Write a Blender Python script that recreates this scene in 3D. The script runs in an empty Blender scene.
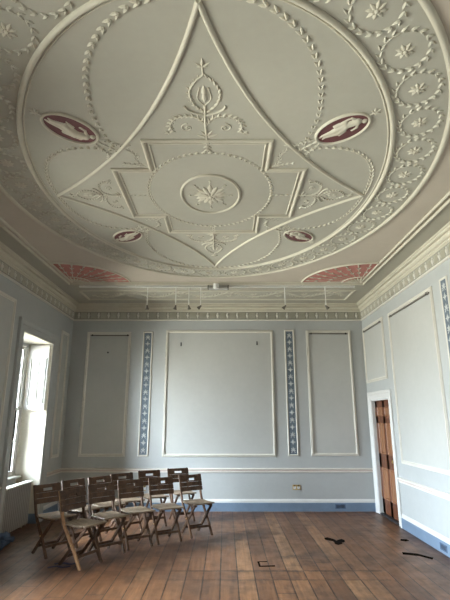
import bpy, bmesh, math, random
from mathutils import Vector, Matrix
random.seed(11)
S = bpy.context.scene
COL = S.collection
PI = math.pi

# ------------------------------------------------------------------ dimensions (metres)
XL, XR = -3.07, 2.77            # side walls
YB, YF = 8.938, -0.43           # far wall, near wall
ZC = 3.90                       # ceiling
CXD, CYD = -0.15, 4.255         # centre of the plaster design
CAMZ = 1.65

# ------------------------------------------------------------------ materials
class NT:
    """tiny helper for node trees"""
    def __init__(s, m):
        m.use_nodes = True
        s.t = m.node_tree; s.n = s.t.nodes; s.l = s.t.links
        s.n.clear()
    def node(s, typ, **kw):
        n = s.n.new(typ)
        for k, v in kw.items(): setattr(n, k, v)
        return n
    def put(s, sock, v):
        if hasattr(v, 'is_linked') or hasattr(v, 'links'): s.l.new(v, sock)
        else: sock.default_value = v
    def math(s, op, a, b=0.0, c=0.0, clamp=False):
        n = s.node('ShaderNodeMath', operation=op, use_clamp=clamp)
        s.put(n.inputs[0], a); s.put(n.inputs[1], b); s.put(n.inputs[2], c)
        return n.outputs[0]
    def mix(s, f, a, b):
        n = s.node('ShaderNodeMix', data_type='RGBA')
        s.put(n.inputs[0], f); s.put(n.inputs[6], a); s.put(n.inputs[7], b)
        return n.outputs[2]
    def noise(s, vec, scale, detail=3.0, rough=0.55):
        n = s.node('ShaderNodeTexNoise')
        n.inputs['Scale'].default_value = scale; n.inputs['Detail'].default_value = detail
        n.inputs['Roughness'].default_value = rough
        if vec is not None: s.l.new(vec, n.inputs['Vector'])
        return n.outputs[0]
    def ramp(s, f, stops):
        n = s.node('ShaderNodeValToRGB')
        cr = n.color_ramp
        while len(cr.elements) < len(stops): cr.elements.new(0.5)
        for e, (p, c) in zip(cr.elements, stops): e.position = p; e.color = c
        s.l.new(f, n.inputs[0])
        return n.outputs[0]

def c4(c): return (c[0], c[1], c[2], 1.0)

def srgb(r, g, b):
    f = lambda v: (v/255/12.92) if v/255 <= 0.04045 else ((v/255+0.055)/1.055)**2.4
    return (f(r), f(g), f(b))

def paint(name, col, rough=0.6, var=0.06, scale=1.6, bump=0.0, spec=0.35, metal=0.0):
    m = bpy.data.materials.new(name); t = NT(m)
    out = t.node('ShaderNodeOutputMaterial'); b = t.node('ShaderNodeBsdfPrincipled')
    t.l.new(b.outputs[0], out.inputs[0])
    g = t.node('ShaderNodeNewGeometry')
    n = t.noise(g.outputs['Position'], scale, 4.0)
    n2 = t.noise(g.outputs['Position'], scale*14, 3.0)
    f = t.math('ADD', t.math('MULTIPLY', n, 0.75), t.math('MULTIPLY', n2, 0.25))
    f = t.math('MULTIPLY_ADD', f, 2.4, -0.7, clamp=True)
    lo = tuple(v*(1-var*1.6) for v in col); hi = tuple(min(1, v*(1+var)) for v in col)
    t.l.new(t.mix(f, c4(lo), c4(hi)), b.inputs['Base Color'])
    b.inputs['Roughness'].default_value = rough
    b.inputs['Metallic'].default_value = metal
    b.inputs['Specular IOR Level'].default_value = spec
    if bump:
        bp = t.node('ShaderNodeBump'); bp.inputs['Strength'].default_value = bump; bp.inputs['Distance'].default_value = 0.01
        t.l.new(n2, bp.inputs['Height']); t.l.new(bp.outputs[0], b.inputs['Normal'])
    return m

def wood(name, dark, light, rough=0.5, stretch=(30, 30, 2.5), rnd=0.25, spec=0.3):
    m = bpy.data.materials.new(name); t = NT(m)
    out = t.node('ShaderNodeOutputMaterial'); b = t.node('ShaderNodeBsdfPrincipled')
    t.l.new(b.outputs[0], out.inputs[0])
    tc = t.node('ShaderNodeTexCoord'); mp = t.node('ShaderNodeMapping')
    mp.inputs['Scale'].default_value = stretch
    t.l.new(tc.outputs['Object'], mp.inputs['Vector'])
    n = t.noise(mp.outputs[0], 1.0, 5.0, 0.6)
    oi = t.node('ShaderNodeObjectInfo')
    f = t.math('MULTIPLY_ADD', n, 1.8, -0.45)
    f = t.math('ADD', f, t.math('MULTIPLY_ADD', oi.outputs['Random'], rnd, -rnd/2), clamp=True)
    t.l.new(t.mix(f, c4(dark), c4(light)), b.inputs['Base Color'])
    b.inputs['Roughness'].default_value = rough
    b.inputs['Specular IOR Level'].default_value = spec
    bp = t.node('ShaderNodeBump'); bp.inputs['Strength'].default_value = 0.15; bp.inputs['Distance'].default_value = 0.004
    t.l.new(n, bp.inputs['Height']); t.l.new(bp.outputs[0], b.inputs['Normal'])
    return m

def floor_mat():
    m = bpy.data.materials.new('old_floorboards'); t = NT(m)
    out = t.node('ShaderNodeOutputMaterial'); b = t.node('ShaderNodeBsdfPrincipled')
    t.l.new(b.outputs[0], out.inputs[0])
    g = t.node('ShaderNodeNewGeometry')
    sp = t.node('ShaderNodeSeparateXYZ'); t.l.new(g.outputs['Position'], sp.inputs[0])
    X, Y = sp.outputs[0], sp.outputs[1]
    W = 0.185
    xr = t.math('DIVIDE', t.math('ADD', X, 20.03), W)
    row = t.math('FLOOR', xr)
    # three runs of boards divided by two header seams across the room
    zone = t.math('ADD', t.math('GREATER_THAN', Y, 5.62), t.math('GREATER_THAN', Y, 5.33))
    rz = t.math('ADD', row, t.math('MULTIPLY', zone, 57.3))
    wn = t.node('ShaderNodeTexWhiteNoise', noise_dimensions='1D'); t.l.new(rz, wn.inputs['W'])
    yo = t.math('ADD', Y, t.math('MULTIPLY', wn.outputs['Value'], 5.3))
    yr = t.math('DIVIDE', yo, 5.3)
    seg = t.math('FLOOR', yr)
    cid = t.math('ADD', t.math('MULTIPLY', rz, 7.13), t.math('MULTIPLY', seg, 3.77))
    wc = t.node('ShaderNodeTexWhiteNoise', noise_dimensions='1D'); t.l.new(cid, wc.inputs['W'])
    wr = t.node('ShaderNodeTexWhiteNoise', noise_dimensions='1D'); t.l.new(t.math('MULTIPLY', row, 3.3), wr.inputs['W'])
    rnd = t.math('ADD', t.math('MULTIPLY', wc.outputs['Value'], 0.45), t.math('MULTIPLY', wr.outputs['Value'], 0.55))
    # gaps
    fx = t.math('FRACT', xr); ex = t.math('MINIMUM', fx, t.math('SUBTRACT', 1.0, fx))
    gx = t.math('LESS_THAN', ex, 0.032)
    fy = t.math('FRACT', yr); ey = t.math('MINIMUM', fy, t.math('SUBTRACT', 1.0, fy))
    gy = t.math('LESS_THAN', ey, 0.0009)
    wob = t.noise(g.outputs['Position'], 7.0, 2.0)
    def seam(y0, w):
        d = t.math('ABSOLUTE', t.math('SUBTRACT', t.math('ADD', Y, t.math('MULTIPLY_ADD', wob, 0.016, -0.008)), y0))
        inx = t.math('MULTIPLY', t.math('GREATER_THAN', X, -0.6), t.math('LESS_THAN', X, 1.75))
        return t.math('MULTIPLY', t.math('LESS_THAN', d, w), inx)
    gs = t.math('MAXIMUM', seam(5.62, 0.014), seam(5.33, 0.009))
    gap = t.math('MAXIMUM', t.math('MAXIMUM', gx, gy), gs)
    # grain
    mp = t.node('ShaderNodeMapping'); mp.inputs['Scale'].default_value = (26, 1.6, 1)
    off = t.node('ShaderNodeCombineXYZ'); t.l.new(t.math('MULTIPLY', rnd, 37.0), off.inputs[1]); t.l.new(t.math('MULTIPLY', rnd, 13.0), off.inputs[2])
    t.l.new(off.outputs[0], mp.inputs['Location'])
    t.l.new(g.outputs['Position'], mp.inputs['Vector'])
    gr = t.noise(mp.outputs[0], 1.0, 6.0, 0.65)
    big = t.noise(g.outputs['Position'], 0.9, 4.0, 0.6)
    med = t.noise(g.outputs['Position'], 4.5, 4.0, 0.65)
    base = t.ramp(rnd, [(0.0, c4((0.110, 0.047, 0.021))), (0.4, c4((0.162, 0.072, 0.032))), (0.75, c4((0.225, 0.102, 0.044))), (1.0, c4((0.34, 0.185, 0.088)))])
    mp2 = t.node('ShaderNodeMapping'); mp2.inputs['Scale'].default_value = (75, 4.0, 1); t.l.new(off.outputs[0], mp2.inputs['Location']); t.l.new(g.outputs['Position'], mp2.inputs['Vector'])
    gr2 = t.noise(mp2.outputs[0], 1.0, 4.0, 0.7)
    colr = t.mix(t.math('MULTIPLY_ADD', gr, 2.6, -0.95, clamp=True), t.mix(0.62, base, c4((0.042, 0.018, 0.009))), base)
    colr = t.mix(t.math('MULTIPLY', t.math('MULTIPLY_ADD', gr2, 4.0, -2.2, clamp=True), 0.55), colr, c4((0.060, 0.028, 0.015)))
    # worn pale streaks and old dark stains
    wear = t.math('MULTIPLY_ADD', t.math('ADD', t.math('MULTIPLY', med, 0.55), t.math('MULTIPLY', gr, 0.45)), 5.0, -2.7, clamp=True)
    colr = t.mix(t.math('MULTIPLY', wear, 0.50), colr, c4((0.36, 0.205, 0.112)))
    stain = t.math('MULTIPLY_ADD', t.math('ADD', t.math('MULTIPLY', big, 0.55), t.math('MULTIPLY', med, 0.45)), 6.0, -2.78, clamp=True)
    colr = t.mix(t.math('MULTIPLY', stain, 0.80), colr, c4((0.046, 0.028, 0.020)))
    gd = t.math('MULTIPLY', gap, t.math('MULTIPLY_ADD', wob, 2.2, -0.1, clamp=True))
    colr = t.mix(gd, colr, c4((0.014, 0.008, 0.006)))
    t.l.new(colr, b.inputs['Base Color'])
    b.inputs['Specular IOR Level'].default_value = 0.32
    t.l.new(t.math('MULTIPLY_ADD', med, 0.35, 0.24), b.inputs['Roughness'])
    h = t.math('SUBTRACT', t.math('MULTIPLY', gr, 0.25), gap)
    bp = t.node('ShaderNodeBump'); bp.inputs['Strength'].default_value = 0.35; bp.inputs['Distance'].default_value = 0.006
    t.l.new(h, bp.inputs['Height']); t.l.new(bp.outputs[0], b.inputs['Normal'])
    return m

def glass_mat():
    m = bpy.data.materials.new('window_glass'); t = NT(m)
    out = t.node('ShaderNodeOutputMaterial')
    a = t.node('ShaderNodeBsdfTransparent'); a.inputs[0].default_value = (0.95, 0.97, 0.97, 1)
    g = t.node('ShaderNodeBsdfGlossy'); g.inputs['Roughness'].default_value = 0.02
    fr = t.node('ShaderNodeFresnel'); fr.inputs[0].default_value = 1.45
    mx = t.node('ShaderNodeMixShader')
    t.l.new(fr.outputs[0], mx.inputs[0]); t.l.new(a.outputs[0], mx.inputs[1]); t.l.new(g.outputs[0], mx.inputs[2])
    t.l.new(mx.outputs[0], out.inputs[0])
    return m

M = {}
M['wall'] = paint('wall_paint_grey_green', (0.395, 0.404, 0.394), 0.55, 0.05, 1.1, 0.04)
M['panel'] = paint('panel_paint_grey', (0.425, 0.425, 0.400), 0.55, 0.05, 0.9, 0.03)
M['mould'] = paint('moulding_cream', (0.60, 0.575, 0.51), 0.5, 0.05, 5)
M['dado'] = paint('dado_rail_cream', (0.66, 0.62, 0.56), 0.5, 0.05, 5)
M['dado_red'] = paint('dado_fillet_faded_red', (0.56, 0.46, 0.41), 0.55, 0.10, 6)
M['frieze'] = paint('frieze_ground_grey', (0.33, 0.325, 0.275), 0.6, 0.05, 3)
M['cornice'] = paint('cornice_cream', (0.54, 0.505, 0.405), 0.55, 0.06, 3)
M['ceil'] = paint('ceiling_beige', (0.450, 0.395, 0.320), 0.65, 0.05, 1.2)
M['oval'] = paint('ceiling_grey_green', (0.385, 0.368, 0.302), 0.65, 0.05, 1.1)
M['relief'] = paint('plaster_relief_cream', (0.515, 0.482, 0.385), 0.6, 0.05, 6)
M['relief2'] = paint('plaster_relief_pale', (0.480, 0.455, 0.368), 0.6, 0.05, 6)
M['maroon'] = paint('medallion_maroon', (0.125, 0.046, 0.046), 0.6, 0.10, 6)
M['fan'] = paint('fan_terracotta_pink', (0.42, 0.170, 0.138), 0.65, 0.08, 6)
M['blue'] = paint('skirting_blue', (0.152, 0.208, 0.282), 0.45, 0.10, 5)
M['white'] = paint('woodwork_white', (0.60, 0.59, 0.565), 0.45, 0.05, 4)
M['cream'] = paint('shutter_cream', (0.55, 0.515, 0.43), 0.5, 0.05, 4)
M['stripblue'] = paint('strip_blue_ground', (0.125, 0.155, 0.185), 0.55, 0.18, 14)
M['stripmotif'] = paint('strip_motif_pale', (0.50, 0.52, 0.51), 0.6, 0.12, 20)
M['metal'] = paint('radiator_grey_white', (0.30, 0.295, 0.28), 0.4, 0.04, 4)
M['brass'] = paint('aged_brass', (0.60, 0.43, 0.17), 0.32, 0.15, 20, metal=1.0, spec=0.5)
M['black'] = paint('dark_iron', (0.025, 0.025, 0.027), 0.5, 0.15, 12)
M['plastic'] = paint('white_plastic', (0.72, 0.72, 0.68), 0.4, 0.03, 4)
M['greyplastic'] = paint('translucent_grey_plastic', (0.42, 0.42, 0.39), 0.35, 0.06, 30)
M['void'] = paint('floor_gap_black', (0.010, 0.008, 0.007), 0.95, 0.1, 12, spec=0.0)
M['railwood'] = paint('dark_rail', (0.135, 0.122, 0.100), 0.5, 0.15, 8)
M['cloth'] = paint('dark_blue_cloth', (0.085, 0.125, 0.195), 0.85, 0.25, 14, 0.3)
M['tape'] = paint('blue_black_tape', (0.030, 0.036, 0.085), 0.6, 0.25, 20)
M['chair'] = wood('chair_wood_brown', (0.030, 0.015, 0.008), (0.125, 0.063, 0.033), 0.55, (18, 18, 18), 0.35)
M['seat'] = wood('chair_seat_weathered', (0.125, 0.085, 0.055), (0.300, 0.225, 0.155), 0.5, (14, 60, 14), 0.25)
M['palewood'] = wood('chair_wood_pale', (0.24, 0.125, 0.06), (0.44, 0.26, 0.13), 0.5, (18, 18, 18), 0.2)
M['door'] = wood('door_mahogany', (0.090, 0.030, 0.014), (0.165, 0.060, 0.027), 0.35, (26, 26, 2.2), 0.0)
M['doorpanel'] = wood('door_panel_lighter', (0.185, 0.078, 0.036), (0.33, 0.155, 0.075), 0.35, (26, 26, 2.2), 0.0)
M['floor'] = floor_mat()
M['glass'] = glass_mat()

# ------------------------------------------------------------------ mesh building
class MB:
    def __init__(s, xf=None):
        s.v = []; s.f = []; s.xf = xf
    def add(s, vs, fs):
        b = len(s.v)
        s.v += [s.xf(*p) if s.xf else tuple(p) for p in vs]
        s.f += [tuple(b+i for i in f) for f in fs]
    def box(s, x0, x1, y0, y1, z0, z1):
        vs = [(x, y, z) for z in (z0, z1) for y in (y0, y1) for x in (x0, x1)]
        s.add(vs, [(0, 2, 3, 1), (4, 5, 7, 6), (0, 1, 5, 4), (2, 6, 7, 3), (0, 4, 6, 2), (1, 3, 7, 5)])
    def bbox(s, x0, x1, y0, y1, z0, z1, ch=0.004):
        """box with chamfered long edges (all 12), built as three-slab hull"""
        c = min(ch, (x1-x0)/3, (y1-y0)/3, (z1-z0)/3)
        X = (x0, x0+c, x1-c, x1); Y = (y0, y0+c, y1-c, y1); Z = (z0, z0+c, z1-c, z1)
        bm = bmesh.new()
        for z in (0, 1, 2, 3):
            for a, b_ in ((1, 1), (2, 1), (2, 2), (1, 2)) if z in (0, 3) else ((0, 1), (1, 0), (2, 0), (3, 1), (3, 2), (2, 3), (1, 3), (0, 2)):
                bm.verts.new((X[a], Y[b_], Z[z]))
        r = bmesh.ops.convex_hull(bm, input=bm.verts)
        bm.verts.index_update()
        s.add([tuple(v.co) for v in bm.verts], [tuple(v.index for v in f.verts) for f in bm.faces])
        bm.free()
    def bar(s, a, b, w, d, up=(0, 0, 1)):
        """rectangular bar from a to b, w across, d along 'up'"""
        a, b = Vector(a), Vector(b); t = (b-a).normalized()
        r = t.cross(Vector(up)).normalized(); u = r.cross(t).normalized()
        vs = []
        for p in (a, b):
            for i, j in ((-1, -1), (1, -1), (1, 1), (-1, 1)):
                vs.append(tuple(p + r*(i*w/2) + u*(j*d/2)))
        s.add(vs, [(0, 1, 2, 3), (7, 6, 5, 4), (0, 4, 5, 1), (1, 5, 6, 2), (2, 6, 7, 3), (3, 7, 4, 0)])
    def tube(s, pts, r, n=8, closed=False):
        pts = [Vector(p) for p in pts]; N = len(pts)
        rs = r if isinstance(r, (list, tuple)) else [r]*N
        vs = []; up = None
        for i, p in enumerate(pts):
            if closed: t = pts[(i+1) % N]-pts[i-1]
            else: t = pts[min(i+1, N-1)]-pts[max(i-1, 0)]
            t.normalize()
            if up is None: up = Vector((0, 0, 1)) if abs(t.z) < 0.9 else Vector((1, 0, 0))
            a = t.cross(up).normalized(); up2 = a.cross(t).normalized(); up = up2
            for k in range(n):
                q = 2*PI*k/n
                vs.append(tuple(p + (a*math.cos(q)+up2*math.sin(q))*rs[i]))
        fs = []
        for i in range(N if closed else N-1):
            j = (i+1) % N
            for k in range(n):
                fs.append((i*n+k, i*n+(k+1) % n, j*n+(k+1) % n, j*n+k))
        if not closed:
            fs += [tuple(range(n))[::-1], tuple((N-1)*n+k for k in range(n))]
        s.add(vs, fs)
    def lathe(s, prof, c=(0, 0, 0), n=20, axis='z', sx=1.0, sy=1.0):
        vs = []; fs = []
        for r, z in prof:
            for k in range(n):
                q = 2*PI*k/n
                x, y = r*math.cos(q)*sx, r*math.sin(q)*sy
                p = {'z': (x, y, z), 'y': (x, z, y), 'x': (z, x, y)}[axis]
                vs.append((c[0]+p[0], c[1]+p[1], c[2]+p[2]))
        for i in range(len(prof)-1):
            for k in range(n):
                fs.append((i*n+k, i*n+(k+1) % n, (i+1)*n+(k+1) % n, (i+1)*n+k))
        fs += [tuple(range(n))[::-1], tuple((len(prof)-1)*n+k for k in range(n))]
        s.add(vs, fs)
    def sweep(s, path, prof, closed=True):
        """profile [(offset, height)] along a 2D path, mitred; output (x, y, h)"""
        P = [Vector(p) for p in path]; N = len(P); vs = []
        for i in range(N):
            if closed or 0 < i < N-1:
                d0 = (P[i]-P[i-1]).normalized(); d1 = (P[(i+1) % N]-P[i]).normalized()
            elif i == 0: d0 = d1 = (P[1]-P[0]).normalized()
            else: d0 = d1 = (P[i]-P[i-1]).normalized()
            n0 = Vector((-d0.y, d0.x)); n1 = Vector((-d1.y, d1.x))
            m = (n0+n1)
            m = m/max(0.25, m.dot(n0)) if m.length > 1e-6 else n0
            for o, h in prof: vs.append((P[i].x+m.x*o, P[i].y+m.y*o, h))
        K = len(prof); fs = []
        for i in range(N if closed else N-1):
            j = (i+1) % N
            for k in range(K):
                fs.append((i*K+k, i*K+(k+1) % K, j*K+(k+1) % K, j*K+k))
        if not closed:
            fs += [tuple(range(K))[::-1], tuple((N-1)*K+k for k in range(K))]
        s.add(vs, fs)
    def leaf(s, x, y, ang, L, w, h, bend=0.0, z=0.0):
        """pointed leaf lying on the plane z, base at x, y"""
        ca, sa = math.cos(ang), math.sin(ang)
        def P(u, v, k): 
            v += bend*(u/L)**2*L
            return (x+u*ca-v*sa, y+u*sa+v*ca, z+k)
        us = (0.0, 0.25, 0.6, 1.0); ws = (0.25, 0.9, 0.8, 0.0); hs = (0.6, 1.0, 0.85, 0.25)
        vs = []
        for u, a, k in zip(us[:3], ws[:3], hs[:3]):
            vs += [P(u*L, -a*w/2, 0), P(u*L, -a*w/4, k*h*0.8), P(u*L, 0, k*h), P(u*L, a*w/4, k*h*0.8), P(u*L, a*w/2, 0)]
        vs += [P(L, 0, 0), P(L*0.97, 0, h*0.3)]
        fs = []
        for i in range(2):
            for k in range(4): fs.append((i*5+k, i*5+k+1, (i+1)*5+k+1, (i+1)*5+k))
            fs.append((i*5, (i+1)*5, (i+1)*5+4, i*5+4))
        for k in range(4): fs.append((10+k, 11+k, 16))
        fs += [(10, 16, 15), (14, 15, 16), (10, 15, 14), (0, 4, 3, 2, 1)]
        s.add(vs, fs)
    def dome(s, x, y, r, h, n=12, z=0.0, sx=1.0, sy=1.0):
        s.lathe([(r, z), (r*0.92, z+h*0.45), (r*0.62, z+h*0.85), (r*0.2, z+h)], (x, y, 0), n, 'z', sx, sy)
    def plate(s, outline, z0, z1):
        n = len(outline)
        vs = [(x, y, z0) for x, y in outline]+[(x, y, z1) for x, y in outline]
        fs = [tuple(range(n))[::-1], tuple(range(n, 2*n))]+[(i, (i+1) % n, n+(i+1) % n, n+i) for i in range(n)]
        s.add(vs, fs)
    def build(s, name, mat, parent=None, smooth=False, fix=True):
        me = bpy.data.meshes.new(name)
        me.from_pydata(s.v, [], s.f); me.validate()
        if fix:
            bm = bmesh.new(); bm.from_mesh(me)
            bmesh.ops.recalc_face_normals(bm, faces=bm.faces)
            bm.to_mesh(me); bm.free()
        me.materials.append(M[mat] if isinstance(mat, str) else mat)
        if smooth:
            me.polygons.foreach_set('use_smooth', [True]*len(me.polygons))
            me.set_sharp_from_angle(angle=math.radians(40))
        o = bpy.data.objects.new(name, me); COL.objects.link(o)
        if parent is not None:
            o.parent = parent
            wl = parent_world(parent)
            o.location = -wl
        return o

def parent_world(o):
    p = Vector((0, 0, 0))
    while o is not None:
        p += o.location; o = o.parent
    return p

def tag(o, label=None, cat=None, group=None, kind=None):
    if label: o['label'] = label
    if cat: o['category'] = cat
    if group: o['group'] = group
    if kind: o['kind'] = kind
    return o

def empty(name, loc=(0, 0, 0), label=None, cat=None, group=None, kind=None):
    o = bpy.data.objects.new(name, None); COL.objects.link(o)
    o.location = loc; o.empty_display_size = 0.1
    return tag(o, label, cat, group, kind)

def structure(o, label=None, cat=None): return tag(o, label, cat, None, 'structure')

HALF = lambda w, h: [(-w/2, -0.002), (-w/2, h*0.45), (-w*0.3, h*0.85), (-w*0.1, h), (w*0.1, h), (w*0.3, h*0.85), (w/2, h*0.45), (w/2, -0.002)]

# ------------------------------------------------------------------ room shell
T = 0.5                                               # wall thickness
b = MB(); b.box(XL-T, XR+T, YF-T, YB+T, -0.12, 0.0)
floor = structure(b.build('floor', 'floor'), 'worn brown wooden floorboards running away towards the far wall', 'floor')

OPEN = [(6.745, 7.955), (3.65, 4.86), (0.55, 1.76)]  # three windows in the left wall
ZT = 2.93
b = MB()
ys = [YF-T]
for a, c in sorted(OPEN): ys += [a, c]
ys.append(YB)
for i in range(0, len(ys), 2): b.box(XL-T, XL, ys[i], ys[i+1], 0.0, ZC)
for a, c in OPEN: b.box(XL-T, XL, a, c, ZT, ZC)
wall_left = structure(b.build('wall_left', 'wall'), 'shaded grey left wall with the tall window', 'wall')

b = MB(); b.box(XL-T, XR+T, YB, YB+T, 0.0, ZC)
wall_back = structure(b.build('wall_back', 'wall'), 'grey-green far wall with three framed panels', 'wall')
DY0, DY1, DZ = 7.785, 8.715, 1.975
b = MB()
b.box(XR, XR+T, YF-T, DY0, 0.0, ZC); b.box(XR, XR+T, DY1, YB, 0.0, ZC); b.box(XR, XR+T, DY0, DY1, DZ, ZC)
b.box(XR+0.28, XR+T, DY0, DY1, 0.0, DZ)
wall_right = structure(b.build('wall_right', 'wall'), 'pale right wall with the wooden door', 'wall')
b = MB(); b.box(XL, XR, YF-T, YF, 0.0, ZC)
wall_front = structure(b.build('wall_front', 'wall'), 'plain wall behind the camera', 'wall')
b = MB(); b.box(XL-T, XR+T, YF-T, YB+T, ZC, ZC+0.15)
ceiling = structure(b.build('ceiling', 'ceil'), 'ceiling with oval plaster relief', 'ceiling')

# ------------------------------------------------------------------ mappings from wall plane (u, z, h) to world
def on_back(u, z, h): return (u, YB-h, z)
def on_right(u, z, h): return (XR-h, u, z)
def on_left(u, z, h): return (XL+h, u, z)
def on_front(u, z, h): return (u, YF+h, z)
def on_ceil(dx, dy, h): return (CXD+dx, CYD+dy, ZC-h)

# skirting: blue board with white cap
def skirting(name, label, xf, u0, u1):
    t = structure(empty(name, xf((u0+u1)/2, 0, 0)), label, 'skirting board')
    b = MB(xf)
    prof = [(0.0, 0.0), (0.026, 0.0), (0.026, 0.140), (0.022, 0.149), (0.0, 0.149)]
    vs = [(u, z, h) for u in (u0, u1) for h, z in prof]; n = len(prof)
    fs = [tuple(range(n)), tuple(range(n, 2*n))[::-1]]+[(i, (i+1) % n, n+(i+1) % n, n+i) for i in range(n)]
    b.add(vs, fs); b.build('skirting_board', 'blue', t)
    b = MB(xf)
    prof = [(0.0, 0.149), (0.020, 0.149), (0.020, 0.175), (0.014, 0.19), (0.008, 0.205), (0.0, 0.207)]
    vs = [(u, z, h) for u in (u0, u1) for h, z in prof]; n = len(prof)
    fs = [tuple(range(n)), tuple(range(n, 2*n))[::-1]]+[(i, (i+1) % n, n+(i+1) % n, n+i) for i in range(n)]
    b.add(vs, fs); tag(b.build('cap_moulding', 'white', t), 'white moulding on top of the skirting')
    return t
skirting('baseboard_back', 'blue skirting with white cap along the far wall', on_back, XL, XR)
skirting('baseboard_right', 'blue skirting along the right wall before the door', on_right, YF, 7.635)
skirting('baseboard_left', 'blue skirting on the left wall between window and far corner', on_left, 8.15, YB)
skirting('baseboard_left', 'blue skirting on the left wall nearer than the window', on_left, 5.05, 6.56)
skirting('baseboard_left', 'blue skirting on the left wall near the camera', on_left, 1.95, 3.46)
skirting('baseboard_front', 'blue skirting behind the camera', on_front, XL, XR)

def rail(xf, u0, u1, parent):
    def strip(prof, name, mat, lab=None):
        b = MB(xf); n = len(prof)
        vs = [(u, z, h) for u in (u0, u1) for h, z in prof]
        fs = [tuple(range(n)), tuple(range(n, 2*n))[::-1]]+[(i, (i+1) % n, n+(i+1) % n, n+i) for i in range(n)]
        b.add(vs, fs); o = b.build(name, mat, parent)
        if lab: o['label'] = lab
    strip([(-0.002, 0.668), (0.016, 0.668), (0.020, 0.678), (0.020, 0.692), (-0.002, 0.692)], 'dado_rail', 'dado')
    strip([(-0.002, 0.692), (0.013, 0.692), (0.013, 0.712), (-0.002, 0.712)], 'dado_fillet', 'dado_red', 'faded red line along the dado rail')
    strip([(-0.002, 0.712), (0.022, 0.712), (0.034, 0.722), (0.034, 0.736), (0.016, 0.744), (-0.002, 0.744)], 'dado_rail', 'dado')
rail(on_back, XL, XR, wall_back)
rail(on_right, YF, 7.635, wall_right)
rail(on_left, 8.15, YB, wall_left)
rail(on_left, 5.05, 6.56, wall_left)
rail(on_left, 1.95, 3.46, wall_left)

# framed wall panels
def wall_panel(xf, parent, u0, u1, z0, z1, w=0.055, h=0.028):
    b = MB(xf); b.plate([(u0+0.02, z0+0.02), (u1-0.02, z0+0.02), (u1-0.02, z1-0.02), (u0+0.02, z1-0.02)], -0.002, 0.004)
    b.build('panel_field', 'panel', parent)
    b = MB(xf)
    i = w/2
    path = [(u0+i, z0+i), (u1-i, z0+i), (u1-i, z1-i), (u0+i, z1-i)]
    # outer bead, hollow, inner raised bead
    b.sweep(path, [(w/2, -0.002), (w/2, h*0.35), (w*0.30, h*0.35), (w*0.24, h*0.8), (w*0.10, h), (-w*0.06, h*0.95), (-w*0.14, h*0.45), (-w*0.34, h*0.45), (-w*0.40, h*0.7), (-w*0.5, h*0.5), (-w/2, -0.002)][::-1])
    b.build('panel_moulding', 'mould', parent)
wall_panel(on_back, wall_back, -2.765, -1.885, 0.945, 3.325)
wall_panel(on_back, wall_back, -1.185, 0.965, 0.945, 3.36)
wall_panel(on_back, wall_back, 1.625, 2.525, 0.96, 3.36)
wall_panel(on_right, wall_right, 7.73, 8.885, 2.30, 3.375)
wall_panel(on_right, wall_right, 5.78, 7.44, 0.965, 3.36)
wall_panel(on_right, wall_right, 3.30, 5.21, 0.965, 3.36)
wall_panel(on_right, wall_right, 1.07, 2.73, 0.965, 3.36)
wall_panel(on_left, wall_left, 8.33, 8.72, 0.96, 3.25)
wall_panel(on_left, wall_left, 5.30, 6.39, 0.96, 3.33)
wall_panel(on_left, wall_left, 2.13, 3.22, 0.96, 3.33)

# frieze with fluting and little urns
def frieze(xf, parent, u0, u1):
    b = MB(xf); b.box(u0, u1, 3.585, 3.742, -0.002, 0.006); b.build('frieze', 'frieze', parent)
    b = MB(xf); n = 7
    prof = [(-0.002, 3.556), (0.012, 3.556), (0.026, 3.565), (0.026, 3.580), (0.012, 3.588), (-0.002, 3.588)]
    vs = [(u, z, h) for u in (u0, u1) for h, z in prof]; n = len(prof)
    b.add(vs, [tuple(range(n)), tuple(range(n, 2*n))[::-1]]+[(i, (i+1) % n, n+(i+1) % n, n+i) for i in range(n)])
    b.build('frieze_fillet', 'mould', parent)
    cnt = max(1, round((u1-u0)/0.2)); st = (u1-u0)/cnt
    b = MB(xf); f = MB(xf)
    for i in range(cnt):
        uc = u0+(i+0.5)*st
        z_prof = [(0.006, 3.608), (0.022, 3.614), (0.011, 3.630), (0.025, 3.655), (0.028, 3.678), (0.014, 3.700), (0.020, 3.712), (0.004, 3.728)]
        vs = []
        for r, z in z_prof: vs += [(uc-r, z, 0.004), (uc-r*0.6, z, 0.004+r*0.7), (uc+r*0.6, z, 0.004+r*0.7), (uc+r, z, 0.004)]
        fs = []
        for k in range(len(z_prof)-1):
            for q in range(3): fs.append((k*4+q, k*4+q+1, k*4+q+5, k*4+q+4))
        fs += [(0, 1, 2, 3), tuple(len(z_prof)*4-4+q for q in range(4))]
        b.add(vs, fs)
        for k in range(5):
            uf = uc+st*(0.5+(k-2)*0.118)
            if uf > u1-0.01: continue
            f.box(uf-0.0055, uf+0.0055, 3.606, 3.726, 0.004, 0.014)
    b.build('frieze_urns', 'mould', parent); f.build('frieze_flutes', 'relief2', parent)
frieze(on_back, wall_back, XL, XR)
frieze(on_right, wall_right, 2.0, YB)
frieze(on_left, wall_left, 2.0, YB)

# cornice, one mitred run round the room
b = MB(lambda x, y, z: (x, y, z))
path = [(XL, YF), (XR, YF), (XR, YB), (XL, YB)]
prof = [(-0.002, 3.742), (0.016, 3.742), (0.020, 3.752), (0.034, 3.762), (0.034, 3.775), (0.026, 3.779), (0.026, 3.787), (0.045, 3.793), (0.060, 3.806), (0.066, 3.818), (0.066, 3.834), (0.056, 3.838), (0.056, 3.846), (0.092, 3.852), (0.098, 3.862), (0.098, 3.876), (0.090, 3.880), (0.110, 3.888), (0.122, 3.902), (-0.002, 3.902)]
b.sweep(path, prof)
structure(b.build('trim_1', 'cornice'), 'cream moulded cornice round the top of the walls', 'cornice')

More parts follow.
